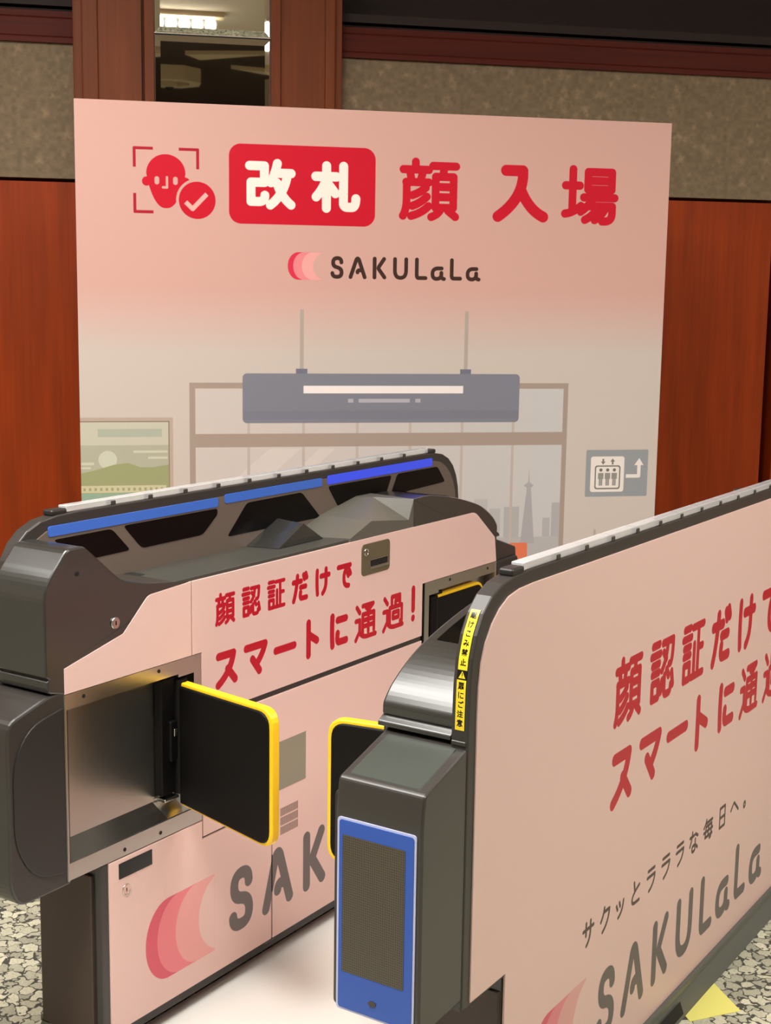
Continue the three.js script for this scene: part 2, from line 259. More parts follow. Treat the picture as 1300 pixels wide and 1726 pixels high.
const carpetT = (() => {                          // pale pebbles outlined by broken dark strokes
  const N = 26, cells = []; for (let j = 0; j < N; j++) for (let i = 0; i < N; i++) cells.push([(i + 0.1 + 0.8 * rnd()) / N, (j + 0.1 + 0.8 * rnd()) / N, rnd()]);
  const w = lattice(90, 90), w2 = lattice(90, 90), gap = lattice(60, 60), fz = lattice(512, 512);
  return dataTex(1024, (u0, v0) => {
    const u = u0 + (w(u0 * 90, v0 * 90) - 0.5) * 0.022, v = v0 + (w2(u0 * 90, v0 * 90) - 0.5) * 0.022, ci = Math.floor(u * N), cj = Math.floor(v * N); let d1 = 9, d2 = 9, t = 0;
    for (let j = -1; j <= 1; j++) for (let i = -1; i <= 1; i++) { const X = ci + i, Y = cj + j, c = cells[((Y % N + N) % N) * N + ((X % N + N) % N)], dx = u - (c[0] + Math.floor(X / N)), dy = v - (c[1] + Math.floor(Y / N)), d = Math.hypot(dx, dy) * N; if (d < d1) { d2 = d1; d1 = d; t = c[2]; } else if (d < d2) d2 = d; }
    const edge = d2 - d1, g = gap(u0 * 60, v0 * 60), dark = edge < 0.07 + 0.20 * (g - 0.25) ? 1 : 0, f = 0.9 + 0.2 * fz(u0 * 512, v0 * 512);
    const k = dark ? 0.38 : lerp(0.82, 1.12, t); return [190 * k * f, 187 * k * f, 164 * k * f];
  }, 0.9);
})();

// ---------------------------------------------------------------- materials
const std = (color, roughness, metalness = 0, extra = {}) => new THREE.MeshStandardMaterial({ color, roughness, metalness, ...extra });
const M = {
  char: std('#36322f', 0.34), charDark: std('#262220', 0.45), nose: std('#35312e', 0.30), noseGloss: new THREE.MeshPhysicalMaterial({ color: '#35312e', roughness: 0.3, clearcoat: 0.35, clearcoatRoughness: 0.2 }), hood: new THREE.MeshPhysicalMaterial({ color: '#2f2e2b', roughness: 0.26, clearcoat: 1, clearcoatRoughness: 0.2 }), brown: std('#43332b', 0.6), tray: std('#45443e', 0.36), fenceIn: std('#6a5c52', 0.42),
  aisle: new THREE.MeshPhysicalMaterial({ map: aisleP.texture(), roughness: 0.36 }), outer: new THREE.MeshPhysicalMaterial({ map: outerP.texture(), roughness: 0.34 }),
  black: new THREE.MeshPhysicalMaterial({ color: '#0b0807', roughness: 0.55, specularIntensity: 0.4 }), blackMatte: std('#0e0b0a', 0.7), glassBlack: std('#060505', 0.08), tinted: new THREE.MeshPhysicalMaterial({ color: '#060404', roughness: 0.25, specularIntensity: 0.35 }), steel: std('#cfcdc6', 0.28, 1), steelDark: std('#4b4740', 0.45, 0.8), grey: std('#8f8875', 0.35), plate: std('#7a7058', 0.45, 0.5),
  yellow: std('#fbca1c', 0.35), chrome: std('#c9c4bd', 0.2, 1),
  acrylic: new THREE.MeshPhysicalMaterial({ color: '#ffffff', roughness: 0.14, transmission: 0.6, thickness: 0.01, ior: 1.49 }), stud: std('#3d3832', 0.5),
  blue: std('#3a66bd', 0.4, 0, { emissive: '#2f58b8', emissiveIntensity: 0.10 }), violet: std('#3350c4', 0.4, 0, { emissive: '#3a3ff0', emissiveIntensity: 0.25 }),
  blueFrame: std('#2c55b0', 0.4), lilac: std('#bfc3e6', 0.4), screen: std('#3a322b', 0.4), skirt: std('#5c5d56', 0.4), mat: std('#f2efe9', 0.22),
  wood: new THREE.MeshPhysicalMaterial({ map: woodT, roughness: 0.5, specularIntensity: 0.35 }), woodDark: new THREE.MeshPhysicalMaterial({ map: woodDarkT, roughness: 0.5, specularIntensity: 0.35 }), beam: new THREE.MeshPhysicalMaterial({ map: beamT, roughness: 0.55, specularIntensity: 0.3 }), void: std('#26130d', 0.7),
  paper: std('#ffffff', 0.85, 0, { map: paperT }), carpet: std('#ffffff', 0.95, 0, { map: carpetT }), mirror: std('#d9d4c8', 0.015, 1), mirrorBack: std('#1c1a18', 0.8),
  ceiling: std('#cfc6b6', 0.9), ceilingBrown: std('#33231a', 0.85), cream: std('#cdbf9f', 0.7), plaster: std('#c9bda9', 0.9), white: std('#efe8dc', 0.5), boardEdge: std('#efe6df', 0.6), tape: std('#e8e27a', 0.7),
};

// ---------------------------------------------------------------- the room (in the wall's frame: x = u, z = -distance from the camera's foot)
const WD = 5.2, U0 = -5, U1 = 5.5, Z1 = 4.6;
{ const f = struct('floor', planarUV(new THREE.BoxGeometry(U1 - U0 + .4, .1, WD + Z1 + .4).translate((U0 + U1) / 2, -.05, (Z1 - WD) / 2), (x) => x, (x, y, z) => z), M.carpet); f.userData.kind = 'structure'; }
struct('ceiling', [bx(U0 - .2, U1 + .2, CEILING_Y, CEILING_Y + .1, -WD - .5, -.62), bx(U0 - .2, U1 + .2, CEILING_Y + .22, CEILING_Y + .32, -.62, Z1 + .2)], M.ceiling);
struct('wall_left', bx(U0 - .1, U0, 0, CEILING_Y + .3, -WD - .1, Z1 + .1), M.plaster);
struct('wall_right', bx(U1, U1 + .1, 0, CEILING_Y + .3, -WD - .1, Z1 + .1), M.plaster);
struct('wall_front', bx(U0, U1, 0, CEILING_Y + .3, Z1, Z1 + .1), M.plaster);
const back = struct('wall_back', [boxM(U0, 2.64, 0, 1.985, -WD - .2, -WD), boxM(2.692, U1, 0, 1.985, -WD - .2, -WD)], M.wood);
part('joint_backing', [boxM(U0, U1, 1.98, 2.003, -WD - .2, -WD - .05), boxM(2.63, 2.70, 0, 1.985, -WD - .25, -WD - .18)], M.beam, back);
part('wallpaper', [boxM(U0, -.04, 1.998, 2.478, -WD - .1, -WD - .004), boxM(.86, U1, 1.998, 2.478, -WD - .1, -WD - .004)], M.paper, back);
part('transom_void', [bx(U0, U1, 2.45, CEILING_Y, -WD - .45, -WD - .40), bx(U0, U1, 2.45, 2.47, -WD - .42, -WD - .08)], M.void, back);
const beamProfile = [[-WD - .1, 2.462], [-WD + .012, 2.462], [-WD + .012, 2.480], [-WD + .004, 2.486], [-WD + .004, 2.545], [-WD - .004, 2.552], [-WD - .004, 2.572], [-WD - .1, 2.572]];
{ const b = struct('trim_1', [planarUV(exX(beamProfile, U0, -.04), (x, y) => y * 3, (x) => x), planarUV(exX(beamProfile, .86, U1), (x, y) => y * 3, (x) => x)], M.beam);
  part('upper_rail', [bx(U0, -.04, 2.60, 2.63, -WD - .12, -WD - .06), bx(.86, U1, 2.60, 2.63, -WD - .12, -WD - .06)], M.void, b); }
// pilaster with moulded edges round the mirror
{ const z0 = -WD - .05, t = struct('trim_2', [boxM(-.062, .163, 0, CEILING_Y, z0, -5.115), boxM(.650, .830, 0, CEILING_Y, z0, -5.115)], M.woodDark);
  part('moulding', boxM(-.072, -.046, 0, CEILING_Y, z0, -5.135, .004), M.woodDark, t); part('moulding', boxM(-.042, .014, 0, CEILING_Y, z0, -5.103, .006), M.woodDark, t);
  part('moulding', boxM(.815, .852, 0, CEILING_Y, z0, -5.105, .006), M.woodDark, t); part('moulding', boxM(.850, .880, 0, CEILING_Y, z0, -5.128, .004), M.woodDark, t);
  part('mirror_frame', [boxM(.172, .206, 0, CEILING_Y, z0, -5.098, .004), boxM(.619, .653, 0, CEILING_Y, z0, -5.098, .004)], M.woodDark, t);
  part('groove_back', [boxM(.160, .175, 0, CEILING_Y, z0, -5.150)], M.woodDark, t); }
// bevelled mirror in two panes
{ const g = thing('wall_mirror', 'tall narrow mirror in the dark wood pilaster above the pink board', 'mirror'); g.rotation.y = WALL_TURN;
  const pane = (y0, y1) => { const a = .2065, b = .6185, w = .022, zo = -5.110, zi = -5.1035, o = [[a, y0], [b, y0], [b, y1], [a, y1]], i = [[a + w, y0 + w], [b - w, y0 + w], [b - w, y1 - w], [a + w, y1 - w]];
    const F = [[...i.map(([x, y]) => [x, y, zi])]]; for (let k = 0; k < 4; k++) { const n = (k + 1) % 4; F.push([[...o[k], zo], [...o[n], zo], [...i[n], zi], [...i[k], zi]]); }
    part('mirror_pane', faces(F), M.mirror, g); };
  pane(1.10, 2.494); pane(2.499, CEILING_Y - .02);
  part('backing', bx(.2065, .6185, 1.10, CEILING_Y - .02, -5.125, -5.112), M.mirrorBack, g); }

// ---------------------------------------------------------------- ceiling fittings (mostly seen in the mirror)
const roomPoint = (u, y, w) => new THREE.Vector3(u, y, w).applyAxisAngle(new THREE.Vector3(0, 1, 0), WALL_TURN);
PANELS.forEach(([u, w, a, b, k], i) => {
  const low = w < -.62, y = CEILING_Y + (low ? 0 : .22);
  const where = ['running along the left side of the room', 'nearest the pilaster mirror', 'added unseen just ahead of the camera to brighten the mat and lower gate sides', 'added unseen over the right side of the room to light the gate sides', 'added unseen at the far right of the room to light the gate sides', 'close behind the camera to the left', 'far behind the camera to the left', 'far behind the camera in the middle', 'added unseen behind the camera to the right to light the right gate'][i];
  const g = thing('ceiling_light', 'warm white recessed ceiling panel light ' + where, 'ceiling light', 'ceiling panel lights'); g.position.copy(roomPoint(u, y, w)); g.rotation.y = WALL_TURN;
  part('frame', [bx(-a / 2 - .03, a / 2 + .03, -.02, 0, -b / 2 - .03, -b / 2), bx(-a / 2 - .03, a / 2 + .03, -.02, 0, b / 2, b / 2 + .03), bx(-a / 2 - .03, -a / 2, -.02, 0, -b / 2, b / 2), bx(a / 2, a / 2 + .03, -.02, 0, -b / 2, b / 2)], M.white, g);
  part('diffuser', bx(-a / 2, a / 2, -.008, -.002, -b / 2, b / 2), std('#ffffff', 0.6, 0, { emissive: LAMP, emissiveIntensity: 1.5 }), g);
  const l = new THREE.RectAreaLight(LAMP, PANEL_POWER * k, a, b); l.position.set(0, -.012, 0); l.rotation.x = -Math.PI / 2; g.add(l);
});
{ // bar of lamps that the mirror shows
  const g = thing('lamp_bar', 'row of bright little lamps on a pale ceiling bar, seen in the mirror', 'ceiling light'); g.position.copy(roomPoint(.385, CEILING_Y, -1.3)); g.rotation.y = WALL_TURN;
  part('bar', bx(-.37, .40, -.03, 0, -.05, .05), M.cream, g); const em = std('#ffffff', 0.5, 0, { emissive: new THREE.Color().setRGB(1, .95, .86), emissiveIntensity: 8 });
  for (let k = 0; k < 9; k++) part('lamp', new THREE.SphereGeometry(.034, 12, 8).scale(1, 1.4, 1).translate(-.32 + k * .08, -.07, 0), em, g);
  const l = new THREE.RectAreaLight(LAMP, BAR_POWER, .7, .07); l.position.set(0, -.125, 0); l.rotation.x = -Math.PI / 2; g.add(l); }
{ const g = struct('trim_3', bx(U0, U1, CEILING_Y - .05, CEILING_Y + .24, -.74, -.62), M.cream); part('coffer_lining', bx(U0, U1, CEILING_Y + .19, CEILING_Y + .22, -.62, Z1), M.ceilingBrown, g); }
{ const g = thing('ceiling_cassette', 'pale octagonal ceiling unit with dark opening, seen low in the mirror', 'ceiling unit'); g.position.copy(roomPoint(.64, CEILING_Y + .19, 2.2)); g.rotation.y = WALL_TURN;
  const oct = (r) => Array.from({ length: 8 }, (_, i) => [r * Math.cos((i + .5) * Math.PI / 4), r * Math.sin((i + .5) * Math.PI / 4)]), s = new THREE.Shape(oct(.27).map((p) => new THREE.Vector2(...p))); s.holes.push(new THREE.Path(oct(.17).map((p) => new THREE.Vector2(...p))));
  part('housing', new THREE.ExtrudeGeometry(s, { depth: .12, bevelEnabled: false }).rotateX(Math.PI / 2), M.cream, g);
  part('opening', new THREE.CylinderGeometry(.18, .18, .03, 8).translate(0, -.03, 0), M.blackMatte, g); part('sensor', new THREE.SphereGeometry(.04, 12, 8).translate(0, -.11, .22), M.blackMatte, g); }
for (const [u, w, tilt, l] of [[1.0, 1.25, .5, 'pale wedge standing in for light cast on the ceiling, left of the other wedge in the mirror'], [1.5, 2.0, 2.7, 'pale wedge standing in for light cast on the ceiling, at the right edge of the mirror']]) {
  const s = new THREE.Shape([new THREE.Vector2(-.25, -.16), new THREE.Vector2(.42, 0), new THREE.Vector2(-.25, .12)]);  // thin pale slab in the shape of a light patch cast on the ceiling
  const m = solo('light_wedge', new THREE.ExtrudeGeometry(s, { depth: .03, bevelEnabled: false }).rotateX(Math.PI / 2), M.cream, l, 'light patch'); m.position.copy(roomPoint(u, CEILING_Y + .19, w)); m.rotation.y = WALL_TURN + tilt;
}

// ---------------------------------------------------------------- display board
{ const g = thing('display_board', 'large pink and grey printed station board standing behind the gates', 'display board'); g.position.copy(roomPoint(-.061 + BW / 2, 0, -4.3)); g.rotation.y = WALL_TURN;
  part('panel', bx(-BW / 2, BW / 2, 0, BH, -.03, -.001, .002), M.boardEdge, g);
  part('print', new THREE.PlaneGeometry(BW, BH).translate(0, BH / 2, 0), new THREE.MeshPhysicalMaterial({ map: boardP.texture(), roughness: 0.55, specularIntensity: 0.4 }), g);
  for (const x of [-.6, .6]) part('stand', [bx(x - .02, x + .02, 0, 1.6, -.07, -.03), bx(x - .02, x + .02, 0, .04, -.5, -.07)], M.steelDark, g); }

// ---------------------------------------------------------------- ticket gates
// Gate frame: x = +0.088 is the aisle face, x = -0.088 the outer face; z runs along the gate; end A is +z, end B is -z.
const XA = .088, XO = -.088, XF = -.056;           // XF: inner face of the fence
const aisleUV = (g) => planarUV(g, (x, y, z) => (.9 - z) / 1.8, (x, y) => y / 1.2), outerUV = (g) => planarUV(g, (x, y, z) => (z + .9) / 1.8, (x, y) => y / 1.2);
// the fence outline from the B-end foot over the top to the A-end foot
function archPath(inset) {
  const half = [[.888, .86], [.888, .93], [.886, .99], [.880, 1.035], [.868, 1.070], [.848, 1.102], [.820, 1.126], [.785, 1.141], [.740, 1.148], [.680, 1.150]], o = [];
  for (const s of [-1, 1]) { const h = half.map(([z, y]) => [s * (z - inset * Math.min(1, Math.max(0, (z - .68) / .16))), y - inset * Math.min(1, Math.max(0, (y - .95) / .17))]); o.push(...(s < 0 ? h : h.reverse())); }
  return o;
}
const labelP = (() => {
  const P = new Print(.02, .20, 5000, '#14100e'), Y = '#f0d230';
  P.rect(.0005, .0195, .098, .199, Y); P.rect(.0005, .0195, .0, .082, Y); P.poly([[.003, .0845], [.017, .0845], [.010, .0965]], Y); P.line([[.010, .093], [.010, .0885]], .0014, '#14100e'); P.line([[.010, .0862], [.010, .0860]], .0014, '#14100e');
  [...'駆けこみ禁止'].forEach((c, i) => P.glyph(c, .0035, .0165, .1815 - i * .0155, .1945 - i * .0155, .0018, '#1c1510'));
  [...'扉にご注意'].forEach((c, i) => P.glyph(c, .0035, .0165, .066 - i * .0152, .079 - i * .0152, .0018, '#1c1510'));
  return P.texture();
})();
const meshT = dataTex(256, (u, v) => { const a = (Math.abs((u * 32) % 1 - .5) < .32) && (Math.abs((v * 32) % 1 - .5) < .32); return a ? [52, 44, 36] : [84, 76, 62]; }, .13);

function ticketGate(label, x, z, turn, ext) {      // ext: how far the flaps of end A and end B reach into the aisle (0 = drawn in)
  const g = thing('ticket_gate', label, 'ticket gate', 'pair of ticket gates'); g.position.set(x, 0, z); g.rotation.y = turn;
  // --- main body, lower body, plinth
  part('body', [bx(XO + .004, XA - .004, .44, .9, -.45, .45), bx(XO + .004, XA - .06, .44, .9, -.86, -.45), bx(XO + .004, XA - .06, .44, .9, .45, .86), bx(XO + .004, XA - .004, .826, .986, -.60, .866), bx(XO + .004, XA - .004, .826, .90, -.866, -.60)], M.char, g);
  const low = part('lower_body', bx(XO + .003, XA - .004, .055, .45, -.748, .774), M.char, g);
  for (const s of [1, -1]) part('end_panel', bx(s > 0 ? XO - .003 : XO + .004, XA - .026, .05, .415, s > 0 ? .770 : -.752, s > 0 ? .782 : -.744, .003), M.brown, low);
  for (const s of [1, -1]) part('end_post', exX(roundCorners([[s * .755, .05], [s * .775, .05], [s * .775, .44], [s * .755, .44]], .004), XA - .022, XA - .002, .002), M.nose, low);
  part('plinth', bx(XO + .01, XA - .05, 0, .056, -.74, .74), M.charDark, g);
  part('outer_skirt', [faces([[[XO - .002, .058, -.75], [XO - .002, .058, .78], [XO - .028, .001, .78], [XO - .028, .001, -.75]], [[XO - .002, .058, .78], [XO + .03, .058, .78], [XO + .03, .001, .78], [XO - .028, .001, .78]], [[XO - .002, .058, -.75], [XO - .028, .001, -.75], [XO + .03, .001, -.75], [XO + .03, .058, -.75]]]), bx(XO - .012, XO + .02, .045, .060, -.75, .78, .003)], M.skirt, g);
  part('skirt_slot', faces([[[XO - .0166, .036, -.10], [XO - .0166, .036, .08], [XO - .0262, .009, .08], [XO - .0262, .009, -.10]]]), M.blackMatte, g);
  part('aisle_kick_rail', bx(XA - .02, XA - .006, .036, .056, -.74, .74, .003), M.charDark, g);
  // --- tray and end hoods
  const tray = part('tray', exX([[.66, .98], [.66, .992], [-.10, .992], [-.10, .98]].map((p) => [p[0], p[1] + .004]), XF, XA - .003, .0015), M.tray, g);
  part('card_ramp', faces([[[XF, .997, .135], [.03, .997, .115], [.028, 1.045, .012], [XF, 1.050, .012]], [[XF, 1.050, .012], [.028, 1.045, .012], [.028, .997, -.07], [XF, .997, -.07]], [[.03, .997, .115], [.028, .997, -.07], [.028, 1.045, .012]]]), M.hood, tray);
  part('scoop', bx(XF + .002, XF + .045, .990, .9975, .53, .63, .003), M.charDark, tray);
  const hA = part('reader_hood', exX(roundCorners([[.50, .95], [.50, .990], [.64, 1.008, .03], [.703, 1.024, .02], [.806, 1.110, .012], [.852, 1.109, .010], [.896, 1.060, .03], [.913, 1.030, .03], [.913, .868, .002], [.905, .862, 0], [.909, .858, 0], [.909, .835, .01], [.860, .822], [.80, .85]], .003), XF, XA - .001, .004), M.hood, g);
  part('pinhole', disc(XA - .001, 1.058, .827, .0045, .004), M.blackMatte, hA);
  { const k = part('key_lock', disc(XA, .941, .726, .0105, .006, 20), M.chrome, hA); part('key_slot', bx(XA + .002, XA + .0038, .937, .945, .725, .727), M.black, k); part('lock_ring', new THREE.TorusGeometry(.0105, .0018, 8, 24).rotateY(Math.PI / 2).translate(XA + .001, .941, .726), M.steel, k); }
  const Y0 = .985, hB = part('reader_hood', exX(roundCorners([[-.40, .95], [-.400, 1.064, .004], [-.478, 1.066, .02], [-.60, 1.048, .05], [-.70, 1.024, .05], [-.768, 1.004, .03], [-.815, .980, .03], [-.852, .955, .02], [-.872, .932, .006], [-.872, .914, .002], [-.868, .912], [-.868, .88], [-.6, .9]], .003), XF + .002, XA - .001, .004), M.hood, g);
  { const A = [[XA - .002, .997, -.106], [XA - .002, 1.030, -.2], [XA - .002, 1.010, -.378], [XA - .002, 1.064, -.402]], F = [[XF, .998, -.05], [XF, 1.036, -.17], [XF, 1.067, -.33], [XF, 1.067, -.402]], m = [-.008, 1.067, -.345], d = (p) => [p[0], .98, p[2]];
    part('sloped_reader', faces([[F[0], A[0], A[1], F[1]], [F[1], A[1], m], [F[1], m, F[2]], [m, A[1], A[2]], [m, A[2], A[3]], [F[2], m, A[3], F[3]], [A[0], d(A[0]), d(A[1]), A[1]], [A[1], d(A[1]), d(A[2]), A[2]], [A[2], d(A[2]), d(A[3]), A[3]], [F[0], d(F[0]), d(A[0]), A[0]]]), new THREE.MeshStandardMaterial({ color: '#5f5c53', roughness: .36, side: THREE.DoubleSide }), hB); }
  { // black glass window set into the slope of hood B
    const q = (x, zz, up) => { const y = zz > -.6 ? lerp(1.066, 1.048, (-.478 - zz) / .122) : zz > -.7 ? lerp(1.048, 1.024, (-.6 - zz) / .1) : lerp(1.024, 1.004, (-.7 - zz) / .068); return [x, y + up, zz]; };
    const o = []; for (const [a, b] of [[-.735, -.69], [-.69, -.6], [-.6, -.5]]) o.push([q(XF + .008, a, .0012), q(XA - .022, a, .0012), q(XA - .022, b, .0012), q(XF + .008, b, .0012)]);
    part('window', faces(o), M.glassBlack, hB); }
  // --- noses
  const nA = part('nose', exX(roundCorners([[.855, .452, 0], [.855, .828, .01], [.90, .832, .03], [1.008, .800, .03], [1.012, .76, .02], [1.012, .47, .03], [.99, .432, .02], [.855, .432]], .010), XO + .002, XA - .002, .005), M.nose, g);
  part('side_cover', exX(roundCorners([[.872, .462, .004], [.872, .80, .004], [.960, .782, .07], [1.000, .72, .04], [1.000, .55, .05], [.95, .475, .05]], .02), XA - .004, XA + .0015, .0015), M.charDark, nA);
  const nB = part('nose', exX(roundCorners([[-.855, .46], [-.855, .893, .002], [-.868, .893, .002], [-1.012, .847, .007], [-1.018, .80, .02], [-1.018, .47, .03], [-1.0, .452, .02]], .008), XO + .002, XA - .012, .004), M.noseGloss, g);
  part('side_bumper', bx(XA - .02, XA, .455, .822, -1.010, -.87, .012), M.charDark, nB);
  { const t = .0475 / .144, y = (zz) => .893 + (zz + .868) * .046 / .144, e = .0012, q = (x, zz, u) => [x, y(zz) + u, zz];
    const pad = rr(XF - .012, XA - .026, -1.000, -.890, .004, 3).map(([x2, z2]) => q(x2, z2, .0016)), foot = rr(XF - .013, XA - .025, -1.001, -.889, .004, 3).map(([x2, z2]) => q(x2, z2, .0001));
    part('reader_pad', faces([pad, ...pad.map((v, i) => [v, pad[(i + 1) % pad.length], foot[(i + 1) % pad.length], foot[i]])]), std('#41443f', .26), nB);  // pad grey is lighter than the nose: light from above put into the colour
    const lip = part('ledge', exX(roundCorners([[-.862, .897], [-.862, .913], [-.872, .912, .004], [-.886, .904, .004], [-.886, .897]], .001), XF + .002, XA - .002, .001), M.hood, g); part('fence_foot', bx(XO + .004, XF - .001, .892, .900, -.890, -.868, .002), M.hood, lip); }
  { const zf = -1.018, u = (x0, x1, y0, y1, r, d0, d1) => { const s = new THREE.Shape(rr(x0, x1, y0, y1, r).map((p) => new THREE.Vector2(...p))); const q = new THREE.ExtrudeGeometry(s, { depth: d1 - d0, bevelEnabled: false }); q.rotateY(Math.PI); q.translate(-(x0 + x1) * 0, 0, zf - d0); return q; };
    // x is mirrored by the half turn, so the outline is given for the viewer in front of end B
    const sc = part('screen', u(-.071, .077, .460, .785, .006, 0, .002), M.lilac, nB);
    part('blue_frame', u(-.067, .073, .464, .781, .005, .001, .003), M.blueFrame, sc); const mt = M.screen.clone(); mt.map = meshT; mt.color.set('#ffffff');
    part('mesh_display', planarUV(u(-.060, .0575, .527, .757, .001, .002, .0036), (x2) => x2, (x2, y2) => y2), mt, sc); part('button', new THREE.CylinderGeometry(.0075, .0075, .002, 16).rotateX(Math.PI / 2).scale(1, .6, 1).translate(0, .487, zf - .0032), M.screen, sc); }
  // --- aisle panels
  const Pz = (d) => 2.70 - d, pan = (name, q, r = 0) => part(name, aisleUV(exX(roundCorners(q.map(([d, y, k]) => [Pz(d), y, k]), r, 3), XA - .005, XA, .0008)), M.aisle, g);
  pan('upper_end_panel', [[1.834, .824], [1.834, .876], [1.997, .914], [2.071, .981, .01], [2.2045, .988], [2.2045, .824]]);
  const pB = pan('upper_panel', [[2.2075, .824], [2.2075, .988], [3.435, .988, .02], [3.556, .898, .004], [3.568, .824], [3.152, .824], [3.152, .678], [2.237, .678], [2.237, .824]]);
  const pD = pan('lower_door', [[1.945, .060], [1.945, .438], [2.236, .438], [2.236, .396], [2.4855, .395], [2.4855, .060]]);
  const pE = pan('lower_panel', [[2.238, .664], [3.152, .664], [3.152, .438], [3.456, .438], [3.456, .060], [2.4905, .060], [2.4905, .4005], [2.239, .4005]]);
  part('joint', [bx(XA - .012, XA - .0045, .660, .682, -.452, .463), bx(XA - .012, XA - .0045, .06, .664, .205, .219), bx(XA - .012, XA - .0045, .39, .403, .21, .464), bx(XA - .012, XA - .0045, .824, .986, .490, .4975)], M.black, g);
  part('plinth_foot', bx(XA - .03, XA - .004, .05, .066, .195, .235, .004), M.skirt, g);
  { const h = part('handle_plate', exX(rr(Pz(2.984), Pz(2.853), .892, .974, .012), XA - .003, XA + .0015, .001), M.plate, pB); part('slot', [bx(XA, XA + .002, .912, .929, Pz(2.972), Pz(2.893))], M.blackMatte, h);
    part('slot_lip', [bx(XA + .001, XA + .004, .906, .913, Pz(2.976), Pz(2.889), .001), bx(XA + .001, XA + .003, .929, .932, Pz(2.976), Pz(2.889), .0008)], M.chrome, h);
    part('lock', new THREE.TorusGeometry(.0085, .0022, 8, 24).rotateY(Math.PI / 2).translate(XA + .002, .953, Pz(2.873)), M.chrome, h); }
  part('display_window', bx(XA - .002, XA + .0008, .426, .546, Pz(2.620), Pz(2.510)), M.grey, pE);
  { const s = []; for (let r = 0; r < 3; r++) for (let k = 0; k < 14; k++) s.push(bx(XA - .002, XA + .0004, .311 + r * .0235, .331 + r * .0235, Pz(2.5215 + k * .0051) - .0014, Pz(2.5215 + k * .0051) + .0014)); part('speaker_grille', s, std('#7a655c', .6), pE); }
  part('sensor_window', exX(rr(Pz(2.073), Pz(1.973), .394, .428, .002), XA - .002, XA + .001, .0006), M.glassBlack, pD);
  { const k = part('door_lock', disc(XA, .366, Pz(1.994), .011, .003, 20), std('#dcb2a4', .4), pD); part('lock_ring', new THREE.TorusGeometry(.011, .0012, 8, 24).rotateY(Math.PI / 2).translate(XA + .001, .366, Pz(1.994)), M.steel, k); part('key_slot', bx(XA + .001, XA + .002, .362, .370, Pz(1.994) - .001, Pz(1.994) + .001), M.black, k); }
  // --- flap housings and flaps
  [[1, ext[0], .772], [-1, ext[1], .775]].forEach(([s, e, top]) => {
    const z = (d) => s * (2.70 - d), box = (x0, x1, y0, y1, d0, d1, r) => bx(x0, x1, y0, y1, Math.min(z(d0), z(d1)), Math.max(z(d0), z(d1)), r);
    const hs = part('flap_housing', [exX([[z(1.832), .441], [z(1.832), .823], [z(2.235), .823], [z(2.235), .441]], XA - .006, XA - .0005, 0, [[[z(1.838), .476], [z(2.212), .476], [z(2.212), .785], [z(2.162), .785], [z(2.162), .792], [z(1.838), .792]]]),
      box(XA - .044, XA - .034, .44, .823, 1.832, 2.235), box(XA - .04, XA - .004, .792, .80, 1.836, 2.22), box(XA - .04, XA - .004, .44, .80, 2.212, 2.222)], M.steel, g);
    part('trough', faces([[[XA - .006, .476, z(1.84)], [XA - .006, .476, z(2.130)], [XA - .034, .513, z(2.112)], [XA - .034, .513, z(1.84)]]]), M.steelDark, hs);
    part('sill', faces([[[XA - .006, .476, z(2.130)], [XA - .006, .476, z(2.212)], [XA - .034, .513, z(2.212)], [XA - .034, .513, z(2.112)]]]), M.steel, hs);
    part('end_edge', box(XA - .04, XA + .001, .44, .823, 1.8325, 1.836), M.steel, hs);
    for (const [d, y] of [[1.884, .81], [2.101, .812], [2.101, .455], [1.992, .454]]) part('screw', disc(XA - .0005, y, z(d), .0042, .002, 12), M.blackMatte, hs);
    part('hinge', [new THREE.CylinderGeometry(.017, .017, .255, 20).translate(XA - .012, .650, z(2.178)), box(XA - .034, XA - .012, .525, .785, 2.120, 2.175, .004), box(XA - .026, XA - .004, .600, .690, 2.140, 2.162, .004)], M.black, hs);
    part('hinge_bracket', box(XA - .03, XA - .004, .514, .521, 2.12, 2.165, .002), M.chrome, hs); part('hinge_catch', box(XA - .012, XA - .002, .655, .672, 2.150, 2.160, .002), M.chrome, hs);
    // flap: a padded black leaf with a yellow rim
    const F = new THREE.Group(); F.name = 'flap'; g.add(F);
    const L = e || .30, t = .030, out = roundCorners([[0, .496, .006], [0, top, .006], [L, top - .001, .038], [L, .474, .038]], .02, 6), inn = roundCorners([[.002, .500, .004], [.002, top - .007, .006], [L - .008, top - .008, .034], [L - .008, .480, .034]], .02, 6);
    const leaf = (q, d, b) => { const sh = new THREE.Shape(q.map(([a, y]) => new THREE.Vector2(a, y))); return new THREE.ExtrudeGeometry(sh, { depth: d - 2 * b, bevelEnabled: true, bevelThickness: b, bevelSize: b, bevelOffset: -b, bevelSegments: 3, curveSegments: 6 }).translate(0, 0, -d / 2 + b); };
    part('rim', leaf(out, t * .72, .004), M.yellow, F); part('pad', leaf(inn, t, .006), M.black, F);
    if (e) { F.position.set(XA - .004, 0, z(2.180)); F.rotation.y = -s * .157; } else { F.position.set(XA - .020, 0, z(2.190)); F.rotation.y = s > 0 ? -Math.PI / 2 : Math.PI / 2; }
  });
  // --- fence: slab, pink outer sheet, inner windows and light strips, clear rail
  const fence = part('fence', exX([...archPath(0), [.888, .44], [-.888, .44]], XO, XF, .003), M.char, g);
  const sheet = [...archPath(.024)].map(([z2, y]) => [z2, y]); const oz = .864;
  part('outer_panel', outerUV(exX([[-oz, .447], ...sheet.map(([a, y]) => [Math.max(-oz, Math.min(oz, a)), y]), [oz, .447], [.776, .447], [.776, .060], [-.742, .060], [-.742, .447]], XO - .0025, XO + .002, .0006)), M.outer, g);
